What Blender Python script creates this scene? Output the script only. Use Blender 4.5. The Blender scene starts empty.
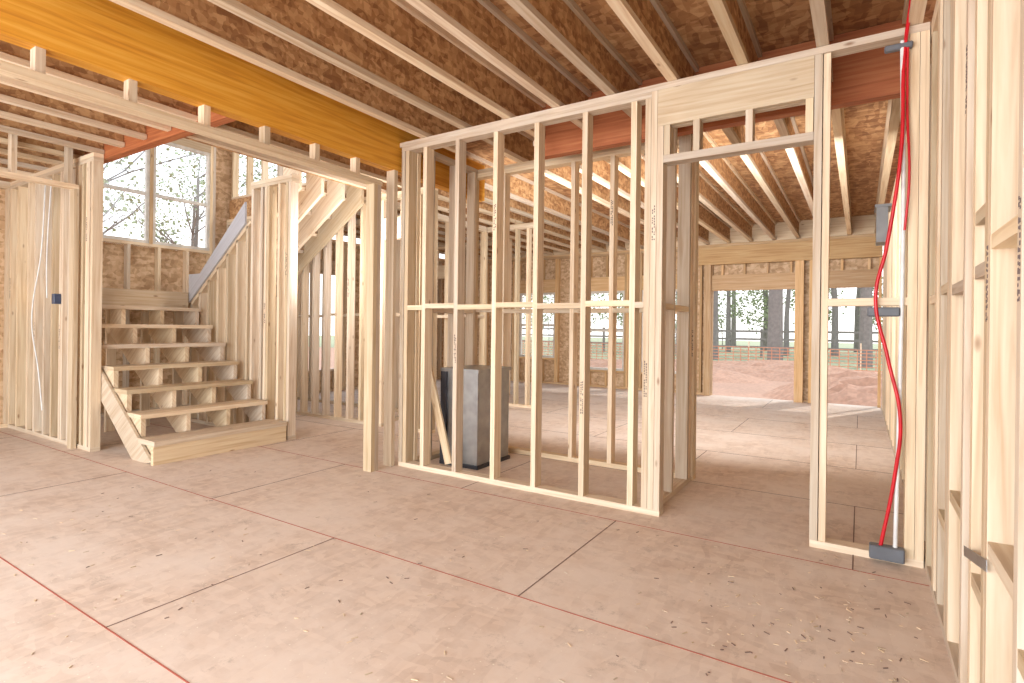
import bpy, bmesh, math, random
from mathutils import Vector, Matrix
random.seed(7)
S = bpy.context.scene
COL = S.collection

# ---------------------------------------------------------------- materials
def new_mat(name):
    m = bpy.data.materials.new(name); m.use_nodes = True
    nt = m.node_tree; nt.nodes.clear()
    o = nt.nodes.new('ShaderNodeOutputMaterial'); p = nt.nodes.new('ShaderNodeBsdfPrincipled')
    nt.links.new(p.outputs[0], o.inputs[0])
    return m, nt, p
def N(nt, t, **k):
    n = nt.nodes.new(t)
    for a, b in k.items(): setattr(n, a, b)
    return n
def ramp(nt, src, stops):
    r = N(nt, 'ShaderNodeValToRGB'); e = r.color_ramp.elements
    while len(e) < len(stops): e.new(0.5)
    for i, (p, c) in enumerate(stops):
        e[i].position = p; e[i].color = (*c, 1) if len(c) == 3 else c
    nt.links.new(src, r.inputs[0]); return r
def mix(nt, fac, a, b, mode='MIX'):
    n = N(nt, 'ShaderNodeMix', data_type='RGBA', blend_type=mode)
    for s, v in ((n.inputs[0], fac), (n.inputs[6], a), (n.inputs[7], b)):
        if isinstance(v, (int, float)): s.default_value = v
        elif isinstance(v, tuple): s.default_value = (*v, 1)
        else: nt.links.new(v, s)
    return n.outputs[2]
def plain(name, c, rough=.6, metal=0.):
    m, nt, p = new_mat(name)
    tc = N(nt, 'ShaderNodeTexCoord'); no = N(nt, 'ShaderNodeTexNoise'); no.inputs['Scale'].default_value = 12
    nt.links.new(tc.outputs['Object'], no.inputs['Vector'])
    r = ramp(nt, no.outputs[0], [(.3, tuple(x*.85 for x in c)), (.7, tuple(min(1, x*1.1) for x in c))])
    nt.links.new(r.outputs[0], p.inputs['Base Color'])
    p.inputs['Roughness'].default_value = rough; p.inputs['Metallic'].default_value = metal
    return m
def lumber(name, c1, c2, c3, knots=True):
    m, nt, p = new_mat(name)
    uv = N(nt, 'ShaderNodeUVMap'); uv.uv_map = 'UVMap'
    mp = N(nt, 'ShaderNodeMapping'); mp.inputs['Scale'].default_value = (1.2, 26, 1)
    nt.links.new(uv.outputs[0], mp.inputs[0])
    n1 = N(nt, 'ShaderNodeTexNoise'); n1.inputs['Scale'].default_value = 1.6; n1.inputs['Detail'].default_value = 6
    n1.inputs['Distortion'].default_value = .6
    nt.links.new(mp.outputs[0], n1.inputs['Vector'])
    r = ramp(nt, n1.outputs[0], [(.3, c1), (.5, c2), (.72, c3)])
    mk = N(nt, 'ShaderNodeMapping'); mk.inputs['Scale'].default_value = (3.0, 8, 1)
    nt.links.new(uv.outputs[0], mk.inputs[0])
    vo = N(nt, 'ShaderNodeTexVoronoi'); vo.inputs['Scale'].default_value = 1
    nt.links.new(mk.outputs[0], vo.inputs['Vector'])
    rk = ramp(nt, vo.outputs['Distance'], [(.03, (.8, .8, .8)), (.10, (0, 0, 0))])
    col = mix(nt, rk.outputs[0], r.outputs[0], (.30, .14, .06)) if knots else r.outputs[0]
    at = N(nt, 'ShaderNodeAttribute'); at.attribute_name = 'tint'
    col = mix(nt, 1.0, col, at.outputs['Color'], 'MULTIPLY')
    nt.links.new(col, p.inputs['Base Color'])
    p.inputs['Roughness'].default_value = .65
    bp = N(nt, 'ShaderNodeBump'); bp.inputs['Strength'].default_value = .12; bp.inputs['Distance'].default_value = .004
    nt.links.new(n1.outputs[0], bp.inputs['Height']); nt.links.new(bp.outputs[0], p.inputs['Normal'])
    return m
def osb(name, cs, scale=26, extra=None):
    m, nt, p = new_mat(name)
    tc = N(nt, 'ShaderNodeTexCoord')
    cols = []
    for i, (rot, sc) in enumerate((((0.2, 0.1, .5), (1, .35, 1)), ((.1, .3, 2.0), (.4, 1, .8)))):
        mp = N(nt, 'ShaderNodeMapping'); mp.inputs['Rotation'].default_value = rot; mp.inputs['Scale'].default_value = sc
        nt.links.new(tc.outputs['Object'], mp.inputs[0])
        nz = N(nt, 'ShaderNodeTexNoise'); nz.inputs['Scale'].default_value = 9
        nt.links.new(mp.outputs[0], nz.inputs['Vector'])
        ad = mix(nt, .03, mp.outputs[0], nz.outputs[1])
        v = N(nt, 'ShaderNodeTexVoronoi'); v.inputs['Scale'].default_value = scale
        nt.links.new(ad, v.inputs['Vector'])
        sp = N(nt, 'ShaderNodeSeparateColor'); nt.links.new(v.outputs['Color'], sp.inputs[0])
        cols.append(sp.outputs[0])
    mm = N(nt, 'ShaderNodeMath', operation='ADD'); nt.links.new(cols[0], mm.inputs[0]); nt.links.new(cols[1], mm.inputs[1])
    hf = N(nt, 'ShaderNodeMath', operation='MULTIPLY'); hf.inputs[1].default_value = .5; nt.links.new(mm.outputs[0], hf.inputs[0])
    r = ramp(nt, hf.outputs[0], [(.15, cs[0]), (.5, cs[1]), (.85, cs[2])])
    col = r.outputs[0]
    if extra: col = extra(nt, tc, col)
    nt.links.new(col, p.inputs['Base Color'])
    p.inputs['Roughness'].default_value = .7
    return m

M_L = lumber('pine_lumber', (.68, .49, .31), (.82, .645, .45), (.90, .76, .57))
M_PALE = lumber('primed_board', (.66, .63, .60), (.74, .71, .68), (.80, .77, .74), False)
M_LO = lumber('orange_lumber', (.60, .35, .15), (.74, .47, .23), (.84, .60, .34))
M_LVL = lumber('laminated_beam_yellow', (.60, .24, .02), (.74, .34, .03), (.82, .43, .07), False)
M_RED = lumber('laminated_beam_red', (.36, .10, .03), (.50, .15, .05), (.58, .22, .08), False)
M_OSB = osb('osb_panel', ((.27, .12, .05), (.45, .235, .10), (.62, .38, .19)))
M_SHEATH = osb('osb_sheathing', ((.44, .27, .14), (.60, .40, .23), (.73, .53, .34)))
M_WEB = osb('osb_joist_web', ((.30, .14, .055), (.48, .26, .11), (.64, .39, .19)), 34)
def dusty(nt, tc, col):
    n = N(nt, 'ShaderNodeTexNoise'); n.inputs['Scale'].default_value = 1.5; n.inputs['Detail'].default_value = 10; n.inputs['Roughness'].default_value = .72
    nt.links.new(tc.outputs['Object'], n.inputs['Vector'])
    r = ramp(nt, n.outputs[0], [(.34, (.15, .15, .15)), (.60, (.85, .85, .85))])
    c = mix(nt, r.outputs[0], col, (.77, .655, .565))
    n2 = N(nt, 'ShaderNodeTexNoise'); n2.inputs['Scale'].default_value = 5; n2.inputs['Detail'].default_value = 11; n2.inputs['Roughness'].default_value = .85
    nt.links.new(tc.outputs['Object'], n2.inputs['Vector'])
    r2 = ramp(nt, n2.outputs[0], [(.33, (.45, .40, .37)), (.44, (1, 1, 1))])
    c = mix(nt, .65, c, r2.outputs[0], 'MULTIPLY')
    v = N(nt, 'ShaderNodeTexVoronoi'); v.inputs['Scale'].default_value = 26
    nt.links.new(tc.outputs['Object'], v.inputs['Vector'])
    r3 = ramp(nt, v.outputs['Distance'], [(.06, (1, 1, 1)), (.10, (0, 0, 0))])
    return mix(nt, r3.outputs[0], c, (.84, .76, .64))
M_FLOOR = osb('subfloor_panel', ((.50, .345, .25), (.62, .455, .345), (.72, .56, .44)), 30, extra=dusty)
M_CHALK = plain('red_chalk', (.45, .13, .09), .9)
M_SEAM = plain('panel_seam', (.22, .14, .11), .9)
M_METAL = plain('galvanized_metal', (.36, .355, .35), .35, .85)
M_DUCT = plain('duct_metal', (.30, .30, .30), .5, .4)
M_BLACK = plain('black_metal', (.05, .05, .06), .4, .5)
M_GREY = plain('grey_plastic', (.14, .15, .17), .5)
M_REDP = plain('red_pex', (.62, .01, .02), .35)
M_WHITE = plain('white_plastic', (.82, .82, .80), .4)
M_BLUE = plain('blue_plastic', (.06, .08, .14), .4)
M_VINYL = plain('vinyl_window_frame', (.66, .62, .55), .4)
M_CLAY = plain('red_clay_ground', (.48, .27, .18), .95)
M_GRASS = plain('dry_grass', (.34, .34, .20), .95)
M_BARK = plain('bark', (.24, .21, .19), .9)
M_LEAF = plain('foliage', (.34, .39, .22), .8)
M_NET = plain('orange_netting', (.62, .27, .16), .8)
M_STAMP = plain('ink_stamp', (.16, .12, .11), .9)
m, nt, p = new_mat('window_glass')
nt.nodes.remove(p); o_ = [n for n in nt.nodes][0]
tr = N(nt, 'ShaderNodeBsdfTransparent'); gl = N(nt, 'ShaderNodeBsdfGlossy'); gl.inputs['Roughness'].default_value = .02
mx = N(nt, 'ShaderNodeMixShader'); mx.inputs[0].default_value = .05
nt.links.new(tr.outputs[0], mx.inputs[1]); nt.links.new(gl.outputs[0], mx.inputs[2]); nt.links.new(mx.outputs[0], o_.inputs[0])
M_GLASS = m

# ---------------------------------------------------------------- builder
class Bld:
    def __init__(s, name, mats):
        s.name = name; s.mats = mats if isinstance(mats, list) else [mats]
        s.bm = bmesh.new(); s.uv = s.bm.loops.layers.uv.new('UVMap')
        s.cl = s.bm.loops.layers.color.new('tint')
    def tint(s):
        t = random.uniform(.82, 1.05); w = random.uniform(-.04, .04)
        return (min(1.1, t+w*.3), t, t-w, 1)
    def box(s, lo, hi, mi=0, M=None, tint=None):
        lo = Vector(lo); hi = Vector(hi)
        lo, hi = Vector([min(a, b) for a, b in zip(lo, hi)]), Vector([max(a, b) for a, b in zip(lo, hi)])
        d = hi-lo; L = max(range(3), key=lambda i: d[i])
        P = [Vector((x, y, z)) for x in (lo.x, hi.x) for y in (lo.y, hi.y) for z in (lo.z, hi.z)]
        V = [s.bm.verts.new(M @ p if M else p) for p in P]
        F = [((0, 1, 3, 2), 0), ((4, 6, 7, 5), 0), ((0, 4, 5, 1), 1), ((2, 3, 7, 6), 1), ((0, 2, 6, 4), 2), ((1, 5, 7, 3), 2)]
        off = (random.uniform(0, 50), random.uniform(0, 50)); tc = tint or s.tint()
        for idx, ax in F:
            f = s.bm.faces.new([V[i] for i in idx]); f.material_index = mi
            oth = [a for a in range(3) if a != ax]
            ua = L if L in oth else oth[0]; va = [a for a in oth if a != ua][0]
            for lp, i in zip(f.loops, idx):
                lp[s.uv].uv = (P[i][ua]+off[0], P[i][va]+off[1]+ax*.37); lp[s.cl] = tc
    def stamp(s, x, y, z, face='y', vertical=True, mi=1, L=.22):
        """little rows of ink lettering on a stud face; face 'y' = the -Y side at y, 'x' = the -X side at x"""
        R = random.Random(int(x*1000)+int(z*777)+int(y*313))
        for row in range(2):
            t = 0
            while t < L:
                w = R.uniform(.006, .014)
                if R.random() < .75:
                    o = row*.012-.006
                    if face == 'y': s.box((x+o-.0035, y-.0012, z+t), (x+o+.0035, y-.0002, z+t+w), mi)
                    else: s.box((x-.0012, y+o-.0035, z+t), (x-.0002, y+o+.0035, z+t+w), mi)
                t += w+.006
    def beam(s, a, b, w, h, mi=0, roll=0):
        a = Vector(a); b = Vector(b); d = b-a
        q = d.to_track_quat('X', 'Z'); M = Matrix.Translation(a) @ q.to_matrix().to_4x4() @ Matrix.Rotation(roll, 4, 'X')
        s.box((0, -w/2, -h/2), (d.length, w/2, h/2), mi, M)
    def prism(s, pts, y0, y1, mi=0):
        off = random.uniform(0, 50); tc = s.tint()
        A = [s.bm.verts.new((x, y0, z)) for x, z in pts]; B = [s.bm.verts.new((x, y1, z)) for x, z in pts]
        fs = [s.bm.faces.new(A), s.bm.faces.new(B[::-1])]
        n = len(pts)
        for i in range(n): fs.append(s.bm.faces.new((A[i], B[i], B[(i+1) % n], A[(i+1) % n])))
        for f in fs:
            f.material_index = mi
            for lp in f.loops:
                c = lp.vert.co; lp[s.uv].uv = (c.x*.8+c.z*.6+off, c.z*.8-c.x*.6+c.y); lp[s.cl] = tc
    def done(s, parent=None, smooth=False, bevel=0):
        bmesh.ops.recalc_face_normals(s.bm, faces=s.bm.faces[:])
        me = bpy.data.meshes.new(s.name); s.bm.to_mesh(me); s.bm.free()
        for m in s.mats: me.materials.append(m)
        o = bpy.data.objects.new(s.name, me); COL.objects.link(o)
        if smooth:
            for p in me.polygons: p.use_smooth = True
        if parent: o.parent = parent
        if bevel:
            b = o.modifiers.new('bevel', 'BEVEL'); b.width = bevel; b.segments = 1; b.limit_method = 'ANGLE'
        return o
T = .038
def wall(name, ax, c, a0, a1, z0=0, z1=2.74, th=.09, sp=.37, studs=None, holes=(), block=None, mat=None, sheath=None, dbl=True, smat=None, hdr=.25, stamps=0):
    b = Bld(name, [mat or M_L, M_STAMP, smat or M_SHEATH])
    def bx(p, q, zl, zh, mi=0, o0=0., o1=None):
        o1 = th if o1 is None else o1
        if ax == 'x': b.box((p, c+o0, zl), (q, c+o1, zh), mi)
        else: b.box((c+o0, p, zl), (c+o1, q, zh), mi)
    segs = [(a0, a1)]
    for h in holes:
        if h[2] <= z0+.01:
            ns = []
            for p, q in segs:
                if h[0] > p and h[1] < q: ns += [(p, h[0]), (h[1], q)]
                elif h[0] <= p and h[1] > p: ns.append((h[1], q))
                elif h[1] >= q and h[0] < q: ns.append((p, h[0]))
                else: ns.append((p, q))
            segs = ns
    for p, q in segs:
        if q-p > .03: bx(p, q, z0, z0+T)
    bx(a0, a1, z1-T, z1)
    zt = z1-T
    if dbl: bx(a0, a1, z1-2*T-.001, z1-T-.001); zt = z1-2*T-.001
    xs = studs if studs is not None else [a0+T/2+i*sp for i in range(int((a1-a0-T*2.1)/sp)+1)]+[a1-T/2]
    jambs = []
    for h in holes:
        for e in (h[0]-T, h[1]):
            if a0-.001 <= e and e+T <= a1+.001:
                jambs.append(e)
                e2 = e-T-.002 if e < h[0] else e+T+.002
                if e2 >= a0 and e2+T <= a1 and not any(abs(e2-j) < T for j in jambs): jambs.append(e2)
    for e in jambs: bx(e, e+T, z0+T, zt)
    for i, x in enumerate(xs):
        x0, x1 = x-T/2, x+T/2
        if any(x0 < j+T and x1 > j for j in jambs): continue
        cut = [h for h in holes if x1 > h[0] and x0 < h[1]]
        if not cut:
            bx(x0, x1, z0+T, zt)
            if stamps and i % stamps == 0 and ax == 'x': b.stamp(x, c, z0+random.uniform(.9, 2.1))
        else:
            h = cut[0]
            if h[2] > z0+.1: bx(x0, x1, z0+T, h[2]-T)
            if h[3]+hdr+T < zt: bx(x0, x1, h[3]+hdr, zt)
    for h in holes:
        if hdr: bx(h[0], h[1], h[3], min(h[3]+hdr, zt))
        if h[2] > z0+.1: bx(h[0], h[1], h[2]-T, h[2])
    if block:
        xs2 = sorted(xs)
        for p, q in zip(xs2[:-1], xs2[1:]):
            if q-p > .06 and not any(h[0] < (p+q)/2 < h[1] for h in holes):
                zz = block+random.choice((0, .012, -.012)); bx(p+T/2, q-T/2, zz-T/2, zz+T/2)
    if sheath is not None:
        s0, s1 = sheath
        cuts = sorted(set([a0, a1]+[h[0] for h in holes]+[h[1] for h in holes]))
        for p, q in zip(cuts[:-1], cuts[1:]):
            hh = [h for h in holes if h[0] < (p+q)/2 < h[1]]
            if not hh: bx(p, q, z0, z1, 2, s0, s1)
            else:
                h = hh[0]
                if h[2] > z0+.02: bx(p, q, z0, h[2]-T, 2, s0, s1)
                if h[3] < z1: bx(p, q, h[3]+.02, z1, 2, s0, s1)
    return b.done()

# ---------------------------------------------------------------- floor
XE = -8.05
YB = 10.4
fl = Bld('floor', [M_FLOOR, M_CHALK, M_SEAM])
fl.box((XE-.1, -4, -.25), (3.2, YB+.1, 0))
rows = [-1.3, -.2, .97, 2.07, 3.22, 4.4, 5.6, 6.8, 8.0, 9.2]
for i, y in enumerate(rows):
    fl.box((XE, y-.003, -.001), (3.0 if y < 3.3 else .28, y+.003, .0012), 1 if i in (2, 3, 4) else 2)
    xoff = -2.46 if i % 2 == 0 else -1.26
    y2 = rows[i+1] if i+1 < len(rows) else YB
    for k in range(-3, 3):
        x = xoff+k*2.44
        if XE < x < .25: fl.box((x-.003, y, -.001), (x+.003, y2, .0012), 2)
fl.done()
# scattered sawdust chips and offcuts
b = Bld('sawdust_chips', [M_L, M_SEAM]); R = random.Random(3)
for i in range(420):
    x = R.uniform(-4.6, .2); y = R.uniform(.6, 3.3)
    if R.random() < .45: x = R.gauss(-.15, .25); y = R.gauss(2.4, .5)
    if x > .24 or y > 3.35: continue
    a = R.uniform(0, 3.14); l = R.uniform(.004, .014)
    if -3.5 < x < -3.25 and y > 3.1: continue
    b.box((-l, -.002, 0), (l, .002, .002), 0 if R.random() < .75 else 1, Matrix.Translation((x, y, .0013)) @ Matrix.Rotation(a, 4, 'Z'))
b.done()

# ---------------------------------------------------------------- ceiling + joists
ZC = 3.04
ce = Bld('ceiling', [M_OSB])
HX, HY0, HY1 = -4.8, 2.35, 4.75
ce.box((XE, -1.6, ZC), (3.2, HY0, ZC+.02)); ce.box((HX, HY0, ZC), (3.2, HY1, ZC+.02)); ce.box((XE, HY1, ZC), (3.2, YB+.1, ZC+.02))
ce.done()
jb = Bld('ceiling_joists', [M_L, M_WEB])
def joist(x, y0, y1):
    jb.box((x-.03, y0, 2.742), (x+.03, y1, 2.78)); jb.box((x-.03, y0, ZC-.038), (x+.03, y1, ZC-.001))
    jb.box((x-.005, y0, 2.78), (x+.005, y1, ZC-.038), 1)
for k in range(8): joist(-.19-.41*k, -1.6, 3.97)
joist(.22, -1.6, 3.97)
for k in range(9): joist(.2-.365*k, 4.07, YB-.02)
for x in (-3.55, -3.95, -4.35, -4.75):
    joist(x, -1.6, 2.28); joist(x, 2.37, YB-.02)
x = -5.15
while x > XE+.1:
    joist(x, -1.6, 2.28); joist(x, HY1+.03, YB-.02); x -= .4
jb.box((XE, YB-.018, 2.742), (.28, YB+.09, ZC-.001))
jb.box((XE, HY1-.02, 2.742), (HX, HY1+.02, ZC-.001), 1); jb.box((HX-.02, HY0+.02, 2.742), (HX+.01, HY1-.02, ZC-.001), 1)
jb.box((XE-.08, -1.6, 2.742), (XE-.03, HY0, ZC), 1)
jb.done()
b = Bld('ceiling_beam', [M_LVL]); b.box((-3.42, -1.6, 2.50), (-3.33, 4.7, 2.87)); b.done()
b = Bld('ceiling_beam', [M_RED]); b.box((-2.3, 3.98, 2.60), (.28, 4.06, 3.035)); b.done()
b = Bld('stair_header_beam', [M_RED]); b.box((-6.5, 2.285, 2.70), (-3.44, 2.36, 3.03)); b.done()
b = Bld('soffit_frame', [M_L])
b.box((-3.42, -1.6, 2.335), (-3.33, 3.25, 2.375))
for y in (-.6, .0, .5, 1.02, 1.42, 1.82, 2.22, 2.62, 3.0): b.box((-3.41, y-.02, 2.375), (-3.345, y+.02, 2.50))
b.box((-3.42, 3.16, 0), (-3.33, 3.198, 2.335)); b.box((-3.42, 3.20, 0), (-3.33, 3.238, 2.335))
b.box((-3.42, 3.385, 0), (-3.33, 3.425, 2.50))
b.done()

# ---------------------------------------------------------------- main partition
PY = 3.44
b = Bld('wall_partition', [M_L, M_STAMP])
b.box((-3.30, PY, 0), (-1.06, PY+.09, T)); b.box((-.225, PY, 0), (.28, PY+.09, T))
b.box((-3.325, PY, 2.701), (.28, PY+.09, 2.739)); b.box((-3.30, PY, 2.661), (-1.141, PY+.09, 2.700))
for x in (-3.28, -3.235, -3.04, -2.705, -2.34, -1.984, -1.604, -1.256): b.box((x-T/2, PY, T), (x+T/2, PY+.09, 2.66))
b.box((-1.18, PY, T), (-1.142, PY+.09, 2.66)); b.box((-1.14, PY, T), (-1.102, PY+.09, 2.70)); b.box((-1.10, PY, T), (-1.062, PY+.09, 2.469))
xs = [-3.235, -3.04, -2.705, -2.34, -1.984, -1.604, -1.256, -1.16]
for i, (p, q) in enumerate(zip(xs[:-1], xs[1:])):
    zz = 1.34+(.012 if i % 2 else 0); b.box((p+T/2, PY, zz-T/2), (q-T/2, PY+.09, zz+T/2))
b.box((-1.10, PY, 2.47), (-.228, PY+.038, 2.70)); b.box((-1.10, PY+.05, 2.47), (-.228, PY+.09, 2.70))
b.box((-1.061, PY, 2.235), (-.228, PY+.09, 2.28))
for x in (-1.04, -.86, -.56, -.25): b.box((x-T/2, PY, 2.281), (x+T/2, PY+.09, 2.469))
b.box((-.226, PY, T), (-.188, PY+.09, 2.70)); b.box((-.184, PY+.012, T), (-.15, PY+.09, 2.70))
b.box((.20, PY, T), (.24, PY+.09, 2.70)); b.box((.242, PY, T), (.28, PY+.09, 2.70))
b.box((-.15, PY, 1.32), (.20, PY+.09, 1.36))
for x, z in ((-1.12, 1.75), (-1.16, .75), (-2.34, 1.9), (-1.604, .6), (-2.705, .9)): b.stamp(x, PY, z)
b.done()
wall('wall_closet_back', 'x', 4.42, -3.3, -1.10, sp=.37, block=1.34, stamps=2)
wall('wall_closet_side', 'y', -1.20, PY+.10, 4.41, studs=[3.56, 3.9, 4.3, 4.35], dbl=False, block=1.34)
wall('wall_closet_left', 'y', -3.30, PY+.10, 4.41, studs=[3.56, 3.75, 4.1, 4.38], dbl=False, block=1.34)
wall('wall_hall', 'y', -5.0, 4.9, 7.0, block=1.34, sp=.3)
wall('wall_hall_end', 'x', 7.02, -5.0, -4.0, sp=.2)
wall('wall_hall_inner', 'x', 5.6, -7.9, -5.02, sp=.3, block=1.34)
wall('wall_kitchen', 'x', 8.1, -8.0, -5.2, sp=.37, holes=[(-7.2, -6.3, 0, 2.1)])

# ---------------------------------------------------------------- right wall
b = Bld('wall_right', [M_L, M_STAMP])
RX = .285
ys = [-.5, .1, .46, .83, 1.2, 1.24, 1.57, 1.90, 1.94, 2.14, 2.31, 2.62, 2.66, 2.70, 2.95, 3.09, 3.13, 3.40]
b.box((RX, -1.6, 0), (RX+.14, YB, T)); b.box((RX, -1.6, 2.70), (RX+.14, YB, 2.738)); b.box((RX, -1.6, 2.661), (RX+.14, YB, 2.699))
for y in ys: b.box((RX, y-T/2+.0005, T), (RX+.14, y+T/2-.0005, 2.66))
y = 3.8
while y < YB: b.box((RX, y-T/2, T), (RX+.14, y+T/2, 2.66)); y += .37
for p, q, z in ((1.57, 1.90, .62), (1.94, 2.14, .45), (2.31, 2.62, .58), (2.70, 2.95, .42), (1.57, 1.90, 1.42), (1.94, 2.14, 1.36), (2.31, 2.62, 1.34), (2.70, 2.95, 1.36), (3.13, 3.40, 1.34), (1.24, 1.57, 1.55), (1.24, 1.57, .5), (1.94, 2.14, 1.52)):
    b.box((RX+.001, p+T/2, z-T/2), (RX+.139, q-T/2, z+T/2))
b.box((RX+.141, -1.6, 0), (RX+.155, YB, 2.738), 0)
for y, z in ((1.92, 1.2), (1.57, 1.25), (2.31, 1.9)): b.stamp(RX, y, z, 'x')
b.stamp(RX+.06, 1.57-T/2, 1.30); b.stamp(RX+.07, 2.31-T/2, .9)
b.done()

# ---------------------------------------------------------------- back wall
OP = [(-6.4, -5.5, .55, 1.95), (-4.8, -3.95, .35, 1.95), (-3.6, -2.75, .35, 1.95), (-2.28, -.93, 0, 1.90), (-.45, .24, 0, 1.90)]
wall('wall_back', 'x', YB, XE, .28, sp=.37, holes=OP, mat=M_LO, sheath=(.095, .11), hdr=.28, z1=2.74)
b = Bld('back_header_beam', [M_LO]); b.box((-2.5, YB-.12, 2.36), (.28, YB-.03, 2.68))
b.box((-.93, YB-.10, 0), (-.80, YB-.003, 2.36)); b.box((-.72, YB-.08, 0), (-.60, YB-.003, 2.36)); b.box((-2.40, YB-.10, 0), (-2.29, YB-.003, 2.36)); b.done()

# ---------------------------------------------------------------- left exterior + stair walls
wall('wall_left', 'y', XE-.09, -4, 2.22, holes=[(-2.5, -.5, .6, 2.1)], sheath=(-.015, -.003), z1=2.74)
wall('wall_left', 'y', XE-.09, 2.26, 4.86, holes=[(2.86, 4.44, 2.25, 3.68)], sheath=(-.015, -.003), z1=5.3, hdr=.2)
wall('wall_left', 'y', XE-.09, 4.9, YB-.02, holes=[(5.0, 5.55, .7, 2.1), (5.8, 6.9, .4, 2.1), (7.6, 9.4, .4, 2.1)], sheath=(-.015, -.003), z1=2.74)
wall('wall_stair_left', 'x', 2.20, XE+.005, -5.93, th=.08, z1=2.74, stamps=3, studs=[XE+.03, -7.8, -7.5, -7.3, -7.05, -6.85, -6.65, -6.6, -6.45, -6.3, -6.255, -6.15, -6.06, -6.02, -5.95])
HXx = -6.29
b = Bld('wall_hall_header', [M_L])
b.box((HXx, -1.6, 2.43), (HXx+.09, 2.19, 2.47)); b.box((HXx, -1.6, 2.90), (HXx+.09, 2.19, 2.94)); b.box((HXx, -1.6, 2.941), (HXx+.09, 2.19, 2.98))
for y in (-1, -.4, .2, .8, 1.3, 1.7, 2.1): b.box((HXx, y, 2.471), (HXx+.09, y+T, 2.899))
b.box((HXx, 2.15, 0), (HXx+.09, 2.19, 2.43)); b.box((HXx, -1.6, 0), (HXx+.09, -1.55, 2.43)); b.done()
wall('wall_upper_stair', 'x', 2.26, XE, -4.75, z0=3.06, z1=5.3)
wall('wall_upper_stair', 'x', 4.76, XE, -4.75, z0=3.06, z1=5.3)
b = Bld('roof', [M_OSB]); b.box((XE-.3, 1.6, 5.31), (-3.5, 5.6, 5.33)); b.done()
RISE, RUN = .195, .262
FX = -4.99; LX = -6.87; LZ = 8*RISE
b = Bld('wall_stair_partition', [M_L, M_STAMP])
SY = 3.56
b.box((-6.87, SY, 0), (-4.95, SY+.09, T))
x = -6.85
while x < -5.7:
    zt = LZ+(x-LX)*RISE/RUN-.16; b.box((x-T/2, SY, T), (x+T/2, SY+.09, zt)); x += .19
for x in (-5.62, -5.45, -5.38, -5.335, -5.15, -5.02, -4.975): b.box((x-T/2, SY, T), (x+T/2, SY+.09, 2.66))
b.box((-5.65, SY, 2.661), (-4.94, SY+.09, 2.70)); b.box((-5.65, SY, 2.701), (-4.94, SY+.09, 2.738))
b.beam((-6.85, SY+.045, LZ-.14), (-5.65, SY+.045, LZ-.14+1.2*RISE/RUN), .09, T)
b.stamp(-5.38, SY, 1.2); b.stamp(-5.02, SY, 1.7)
b.done()
wall('wall_stair_right', 'x', 4.66, -8.0, -4.0, sp=.22, z1=2.74, holes=[(-4.75, -4.25, 0, 2.2)], stamps=4)
def flight(b, x0, dr, y0, y1, z0, n, nstr=4):
    pts = [(x0, z0)]
    for i in range(n):
        pts.append((x0+dr*i*RUN, z0+(i+1)*RISE-T)); pts.append((x0+dr*(i+1)*RUN, z0+(i+1)*RISE-T))
    xe = x0+dr*n*RUN
    pts.append((xe, z0+n*RISE-.30)); pts.append((x0+dr*.20, z0))
    for k in range(nstr):
        y = y0+(y1-y0-T)*k/(nstr-1); b.prism(pts, y, y+T)
    for i in range(n):
        zt = z0+(i+1)*RISE; xa = x0+dr*(i*RUN-.02); w = RUN/2
        b.box((xa, y0-.01, zt-T), (xa+dr*(w-.004), y1+.01, zt)); b.box((xa+dr*w, y0-.01, zt-T), (xa+dr*(2*w-.002), y1+.01, zt))
b = Bld('staircase', [M_L, M_PALE])
flight(b, FX, -1, 2.32, 3.50, 0, 7)
b.box((FX+.004, 2.28, 0), (FX+.045, 3.53, .155)); b.box((FX-.22, 2.28, .157), (FX+.06, 3.53, .195+.004))
b.box((XE+.01, 2.30, LZ-.02), (LX, 4.62, LZ))
for y in (2.32, 3.48, 3.70, 4.56): b.box((XE+.01, y, LZ-.2), (LX, y+T, LZ-.021))
b.box((LX-.005, 2.30, LZ-.2), (LX+.033, 3.52, LZ-.001)); b.box((XE+.01, 2.30, LZ-.2), (XE+.05, 4.6, LZ-.021))
for y in (2.36, 2.7, 3.05, 3.4): b.box((LX-.07, y, 0), (LX-.03, y+.09, LZ-.2))
flight(b, LX+.04, 1, 3.68, 4.58, LZ, 7)
sl = RISE/RUN
b.prism([(-6.86, LZ-.12), (-6.86, LZ+.22), (-6.62, LZ+.22), (-5.72, LZ+.30+.9*sl), (-5.72, LZ-.12+1.14*sl)], SY-.025, SY-.003, 1)
b.prism([(FX-.10, 0), (FX-.34, 0), (-6.62, .98), (-6.62, 1.22), (FX+0, .02)], 2.285, 2.308, 0)
b.done()
b = Bld('stair_guard', [M_L])
b.beam((-6.8, 4.63, LZ+.25), (-5.0, 4.63, LZ+.25+1.8*RISE/RUN), T, .12)
b.done()

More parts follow.
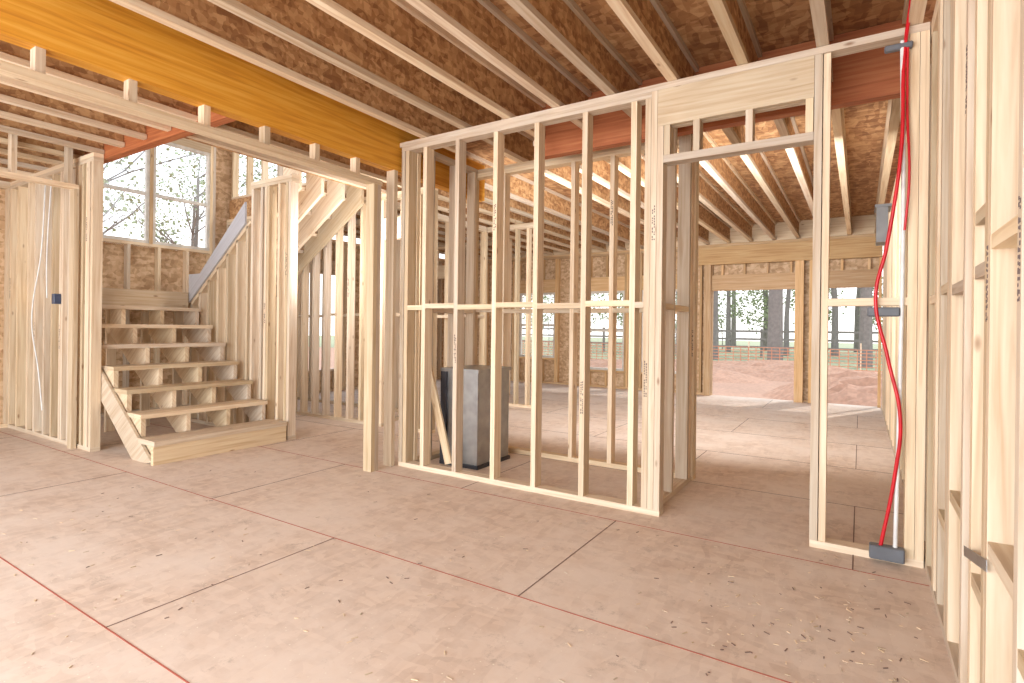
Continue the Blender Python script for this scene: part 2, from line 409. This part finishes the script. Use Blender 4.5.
# ---------------------------------------------------------------- windows
def window_y(name, x, y0, y1, z0, z1, thick=.05):
    b = Bld(name, [M_VINYL, M_GLASS]); f = .04
    b.box((x, y0, z0), (x+thick, y0+f, z1)); b.box((x, y1-f, z0), (x+thick, y1, z1))
    b.box((x, y0+f, z0), (x+thick, y1-f, z0+f)); b.box((x, y0+f, z1-f), (x+thick, y1-f, z1))
    zm = (z0+z1)/2-.05; b.box((x, y0+f, zm-.02), (x+thick, y1-f, zm+.02))
    b.box((x+.02, y0+f, z0+f), (x+.024, y1-f, zm-.02), 1); b.box((x+.02, y0+f, zm+.02), (x+.024, y1-f, z1-f), 1)
    return b.done()
def window_x(name, y, x0, x1, z0, z1, thick=.05):
    b = Bld(name, [M_VINYL, M_GLASS]); f = .045
    b.box((x0, y, z0), (x0+f, y+thick, z1)); b.box((x1-f, y, z0), (x1, y+thick, z1))
    b.box((x0+f, y, z0), (x1-f, y+thick, z0+f)); b.box((x0+f, y, z1-f), (x1-f, y+thick, z1))
    zm = (z0+z1)/2; b.box((x0+f, y, zm-.025), (x1-f, y+thick, zm+.025))
    b.box((x0+f, y+.02, z0+f), (x1-f, y+.024, zm-.025), 1); b.box((x0+f, y+.02, zm+.025), (x1-f, y+.024, z1-f), 1)
    return b.done()
window_y('window_1', XE-.06, 2.86, 3.63, 2.25, 3.68); window_y('window_2', XE-.06, 3.67, 4.44, 2.25, 3.68)
b = Bld('trim_1', [M_LO]); b.box((XE-.07, 3.631, 2.25), (XE+.01, 3.669, 3.68)); b.done()
window_x('window_3', YB+.03, -6.4, -5.5, .55, 1.95); window_x('window_4', YB+.03, -4.8, -3.95, .35, 1.95); window_x('window_5', YB+.03, -3.6, -2.75, .35, 1.95)

# ---------------------------------------------------------------- closet items
b = Bld('metal_fireplace_insert', [M_METAL, M_BLACK])
x0, x1, y0, y1 = -3.05, -2.68, 3.72, 4.2
b.box((x0, y0, .03), (x1, y0+.008, .80)); b.box((x1-.008, y0+.01, .03), (x1, y1, .80)); b.box((x0, y0+.01, .03), (x0+.008, y1, .80), 1)
b.box((x0, y1-.008, .03), (x1-.01, y1, .80)); b.box((x0-.02, y0-.015, 0), (x1+.015, y1+.01, .028), 1); b.box((x0-.02, y0-.015, .80), (x1+.015, y1+.01, .83), 0)
b.box((x0-.012, y0-.02, .03), (x0+.05, y0-.001, .80), 1)
b.done()
b = Bld('leaning_board', [M_L]); b.beam((-3.12, 3.60, .85), (-2.88, 3.60, .045), .02, .07); b.done()

# ---------------------------------------------------------------- pipes, boxes
def tube(name, pts, r, mat, parent=None):
    cu = bpy.data.curves.new(name, 'CURVE'); cu.dimensions = '3D'; cu.bevel_depth = r; cu.bevel_resolution = 3
    sp = cu.splines.new('BEZIER'); sp.bezier_points.add(len(pts)-1)
    for q, p in zip(sp.bezier_points, pts):
        q.co = p; q.handle_left_type = q.handle_right_type = 'AUTO'
    cu.materials.append(mat); o = bpy.data.objects.new(name, cu); COL.objects.link(o); return o
PF = PY-.03
tube('red_water_pipe', [(.20, PF, 2.86), (.175, PF, 2.6), (.165, PF-.01, 2.1), (.11, PF, 1.62), (.065, PF, 1.36), (.12, PF, 1.05), (.175, PF-.01, .75), (.155, PF, .45), (.095, PF, .06)], .009, M_REDP)
tube('red_water_pipe', [(.188, PF, 2.62), (.19, PF+.01, 2.3), (.20, PF-.01, 1.95), (.185, PF+.01, 1.7)], .006, M_REDP)
tube('white_water_pipe', [(.165, PF, 2.66), (.178, PF+.02, 1.8), (.174, PF+.02, 1.0), (.16, PF, .05)], .010, M_WHITE)
b = Bld('pipe_bracket', [M_GREY]); b.box((.05, PF-.03, .02), (.20, PF+.028, .09)); b.done(bevel=.006)
b = Bld('pipe_bracket', [M_GREY]); b.box((.03, PF+.0, 1.262), (.17, PF+.028, 1.31)); b.done(bevel=.006)
b = Bld('pipe_bracket', [M_GREY]); b.box((.09, PF-.01, 2.62), (.21, PF+.028, 2.65)); b.done(bevel=.006)
b = Bld('duct_vent', [M_DUCT]); b.box((.09, 4.75, 1.83), (.16, 4.95, 2.08)); b.box((.08, 4.74, 2.08), (.18, 4.97, 2.10)); b.done()
b = Bld('metal_strap', [M_METAL]); b.beam((RX-.003, 2.22, .50), (RX-.003, 1.86, .58), .03, .002, roll=math.pi/2); b.done()
b = Bld('junction_box', [M_BLUE]); b.box((-6.67, 2.14, 1.36), (-6.61, 2.199, 1.46)); b.done(bevel=.005)
tube('cable', [(-6.95, 2.17, 2.6), (-6.97, 2.15, 1.9), (-7.1, 2.12, 1.2), (-6.98, 2.14, .7), (-6.9, 2.15, .3)], .006, M_WHITE)
tube('cable', [(-6.8, 2.17, 2.6), (-6.83, 2.15, 1.8), (-6.75, 2.13, 1.42)], .006, M_WHITE)

# ---------------------------------------------------------------- exterior
gb = Bld('ground', [M_CLAY, M_GRASS])
gb.box((-70, -40, -.6), (60, 26, -.35)); gb.box((-70, 26, -.6), (60, 90, -.34), 1); gb.done()
def mound(name, cx, cy, rx, ry, h):
    me = bpy.data.meshes.new(name); bm = bmesh.new(); n = 28
    g = [[bm.verts.new((cx+(i/n-.5)*2*rx, cy+(j/n-.5)*2*ry, -.40+h*max(0, 1-((i/n-.5)*2)**2-((j/n-.5)*2)**2)*(1+.5*random.random()*.6))) for j in range(n+1)] for i in range(n+1)]
    for i in range(n):
        for j in range(n): bm.faces.new((g[i][j], g[i+1][j], g[i+1][j+1], g[i][j+1]))
    bm.to_mesh(me); bm.free(); me.materials.append(M_CLAY); o = bpy.data.objects.new(name, me); COL.objects.link(o)
mound('dirt_mound', .3, 14.5, 2.4, 1.4, .6); mound('dirt_mound', -6, 18, 4, 1.5, .5); mound('dirt_mound', -2.5, 20, 4, 1.5, .5)
b = Bld('safety_fence', [M_NET, M_L])
for i in range(20):
    x = -22+i*2.0; b.box((x, 25, -.4), (x+.05, 25.05, .75), 1)
for k in range(7): b.box((-22, 24.98, -.3+k*.13), (18, 24.99, -.27+k*.13))
for i in range(133): b.box((-22+i*.3, 24.985, -.3), (-21.97+i*.3, 24.995, .5))
b.done()
b = Bld('rail_fence', [M_BARK])
for i in range(24):
    x = -36+i*2.4; b.box((x, 34, -.4), (x+.12, 34.12, 1.3))
for z in (.2, .65, 1.1): b.box((-36, 33.96, z), (22, 34, z+.12))
b.done()
def tree_mesh(seed, h, leafy, rr=.018):
    R = random.Random(seed); bm = bmesh.new()
    def seg(a, b, r0, r1, n=7):
        d = (b-a).normalized(); t = d.orthogonal().normalized(); u = d.cross(t)
        A = [bm.verts.new(a+(t*math.cos(k*6.2832/n)+u*math.sin(k*6.2832/n))*r0) for k in range(n)]
        B = [bm.verts.new(b+(t*math.cos(k*6.2832/n)+u*math.sin(k*6.2832/n))*r1) for k in range(n)]
        for k in range(n): bm.faces.new((A[k], A[(k+1) % n], B[(k+1) % n], B[k]))
    leaves = []
    def branch(p, d, L, r, lev):
        n = 4 if lev == 0 else 3
        for i in range(n):
            q = p+d*(L/n); seg(p, q, r, r*.8, 8 if lev == 0 else 4); p = q; r *= .8
            d = (d+Vector((R.uniform(-1, 1), R.uniform(-1, 1), R.uniform(-.3, .6)))*(.07 if lev == 0 else .22)).normalized()
            if lev < 3 and (lev > 0 or i >= 1):
                for _ in range(2 if lev else 3):
                    a = R.uniform(0, 6.28); nd = (d*.5+Vector((math.cos(a), math.sin(a), R.uniform(0, .5)))).normalized()
                    branch(p, nd, L*R.uniform(.35, .5), r*.5, lev+1)
        if lev >= 2: leaves.append(p)
    branch(Vector((0, 0, -.4)), Vector((0, 0, 1)), h, h*rr, 0)
    for p in leaves:
        for _ in range(leafy):
            c = p+Vector((R.gauss(0, .4), R.gauss(0, .4), R.gauss(0, .3))); s = R.uniform(.04, .09)
            a = Vector((R.uniform(-1, 1), R.uniform(-1, 1), R.uniform(-1, 1))).normalized(); t = a.orthogonal()*s; u = a.cross(t)
            f = bm.faces.new([bm.verts.new(c+t), bm.verts.new(c+u), bm.verts.new(c-t), bm.verts.new(c-u)]); f.material_index = 1
    me = bpy.data.meshes.new('tree'); bm.to_mesh(me); bm.free(); me.materials.append(M_BARK); me.materials.append(M_LEAF); return me
TM = [tree_mesh(1, 11, 4), tree_mesh(2, 13, 5), tree_mesh(3, 10, 2), tree_mesh(9, 5, 4, .01)]
rt = random.Random(5)
def tree(x, y, k=None, s=1.0, z=0):
    o = bpy.data.objects.new('woodland_tree', TM[rt.randrange(3) if k is None else k]); COL.objects.link(o)
    o.location = (x, y, z); o.rotation_euler = (0, 0, rt.uniform(0, 6)); o.scale = (s, s, s)
tree(-3.2, 27, 1, 1.5); tree(.2, 28, 0, 1.4); tree(-6.5, 30, 2, 1.5); tree(-9.5, 27, 1, 1.3)
for i in range(26): tree(-30+i*2.0+rt.uniform(-.7, .7), rt.uniform(38, 60), None, rt.uniform(.9, 1.3))
for i in range(9): tree(-24+i*3.6+rt.uniform(-.9, .9), rt.uniform(40, 46), 3, rt.uniform(.8, 1.1), -1.0)
for i in range(9): tree(rt.uniform(-38, -26), rt.uniform(2, 26), None, rt.uniform(.8, 1.1))

# ---------------------------------------------------------------- light
w = bpy.data.worlds.new('sky'); S.world = w; w.use_nodes = True; nt = w.node_tree; nt.nodes.clear()
bg = N(nt, 'ShaderNodeBackground'); out = N(nt, 'ShaderNodeOutputWorld')
tc = N(nt, 'ShaderNodeTexCoord'); sx = N(nt, 'ShaderNodeSeparateXYZ'); nt.links.new(tc.outputs['Generated'], sx.inputs[0])
r = ramp(nt, sx.outputs[2], [(0, (1, .98, .95)), (.25, (.88, .94, 1)), (1, (.6, .78, 1))])
nt.links.new(r.outputs[0], bg.inputs[0]); bg.inputs[1].default_value = 2.3; nt.links.new(bg.outputs[0], out.inputs[0])
def light(name, t, loc, tgt, e, size=1, sy=None, c=(1, 1, 1)):
    l = bpy.data.lights.new(name, t); l.energy = e; l.color = c
    if t == 'AREA':
        l.shape = 'RECTANGLE'; l.size = size; l.size_y = sy or size
    o = bpy.data.objects.new(name, l); COL.objects.link(o); o.location = loc
    o.rotation_euler = (Vector(tgt)-Vector(loc)).to_track_quat('-Z', 'Y').to_euler(); return o
s = light('sun', 'SUN', (10, 30, 30), (0, 8, 0), 2.3, c=(1, .96, .9)); s.data.angle = .03
light('fill_light', 'AREA', (-2.5, -2.6, 1.5), (-2.8, 4, 2.2), 405, 6, 2.4, c=(.93, .965, 1))  # added fill behind the camera to brighten the near room, no real fixture
light('fill_light', 'AREA', (-1.6, 4.9, 2.0), (-2.2, 9, 2.1), 150, 3.0, .8, c=(.96, .98, 1))  # added fill for the far room, faces away from the camera so it stays unseen
light('fill_light', 'AREA', (-4.4, 3.9, 1.9), (-6.0, 5.5, 2.2), 28, .8, .8, c=(.98, .98, 1))  # small unseen fill added to lift the stair hall

# ---------------------------------------------------------------- camera
cd = bpy.data.cameras.new('camera'); cam = bpy.data.objects.new('camera', cd); COL.objects.link(cam)
cd.sensor_width = 36; cd.lens = 551/1024*36; cd.shift_y = -.0132; cd.clip_start = .02; cd.clip_end = 500
th = math.radians(32.3)
cam.matrix_world = Matrix.Translation((0, 0, 1.18)) @ Matrix.Rotation(th, 4, 'Z') @ Matrix.Rotation(math.pi/2, 4, 'X') @ Matrix.Rotation(math.radians(.7), 4, 'Z')
S.camera = cam
S.view_settings.view_transform = 'Standard'
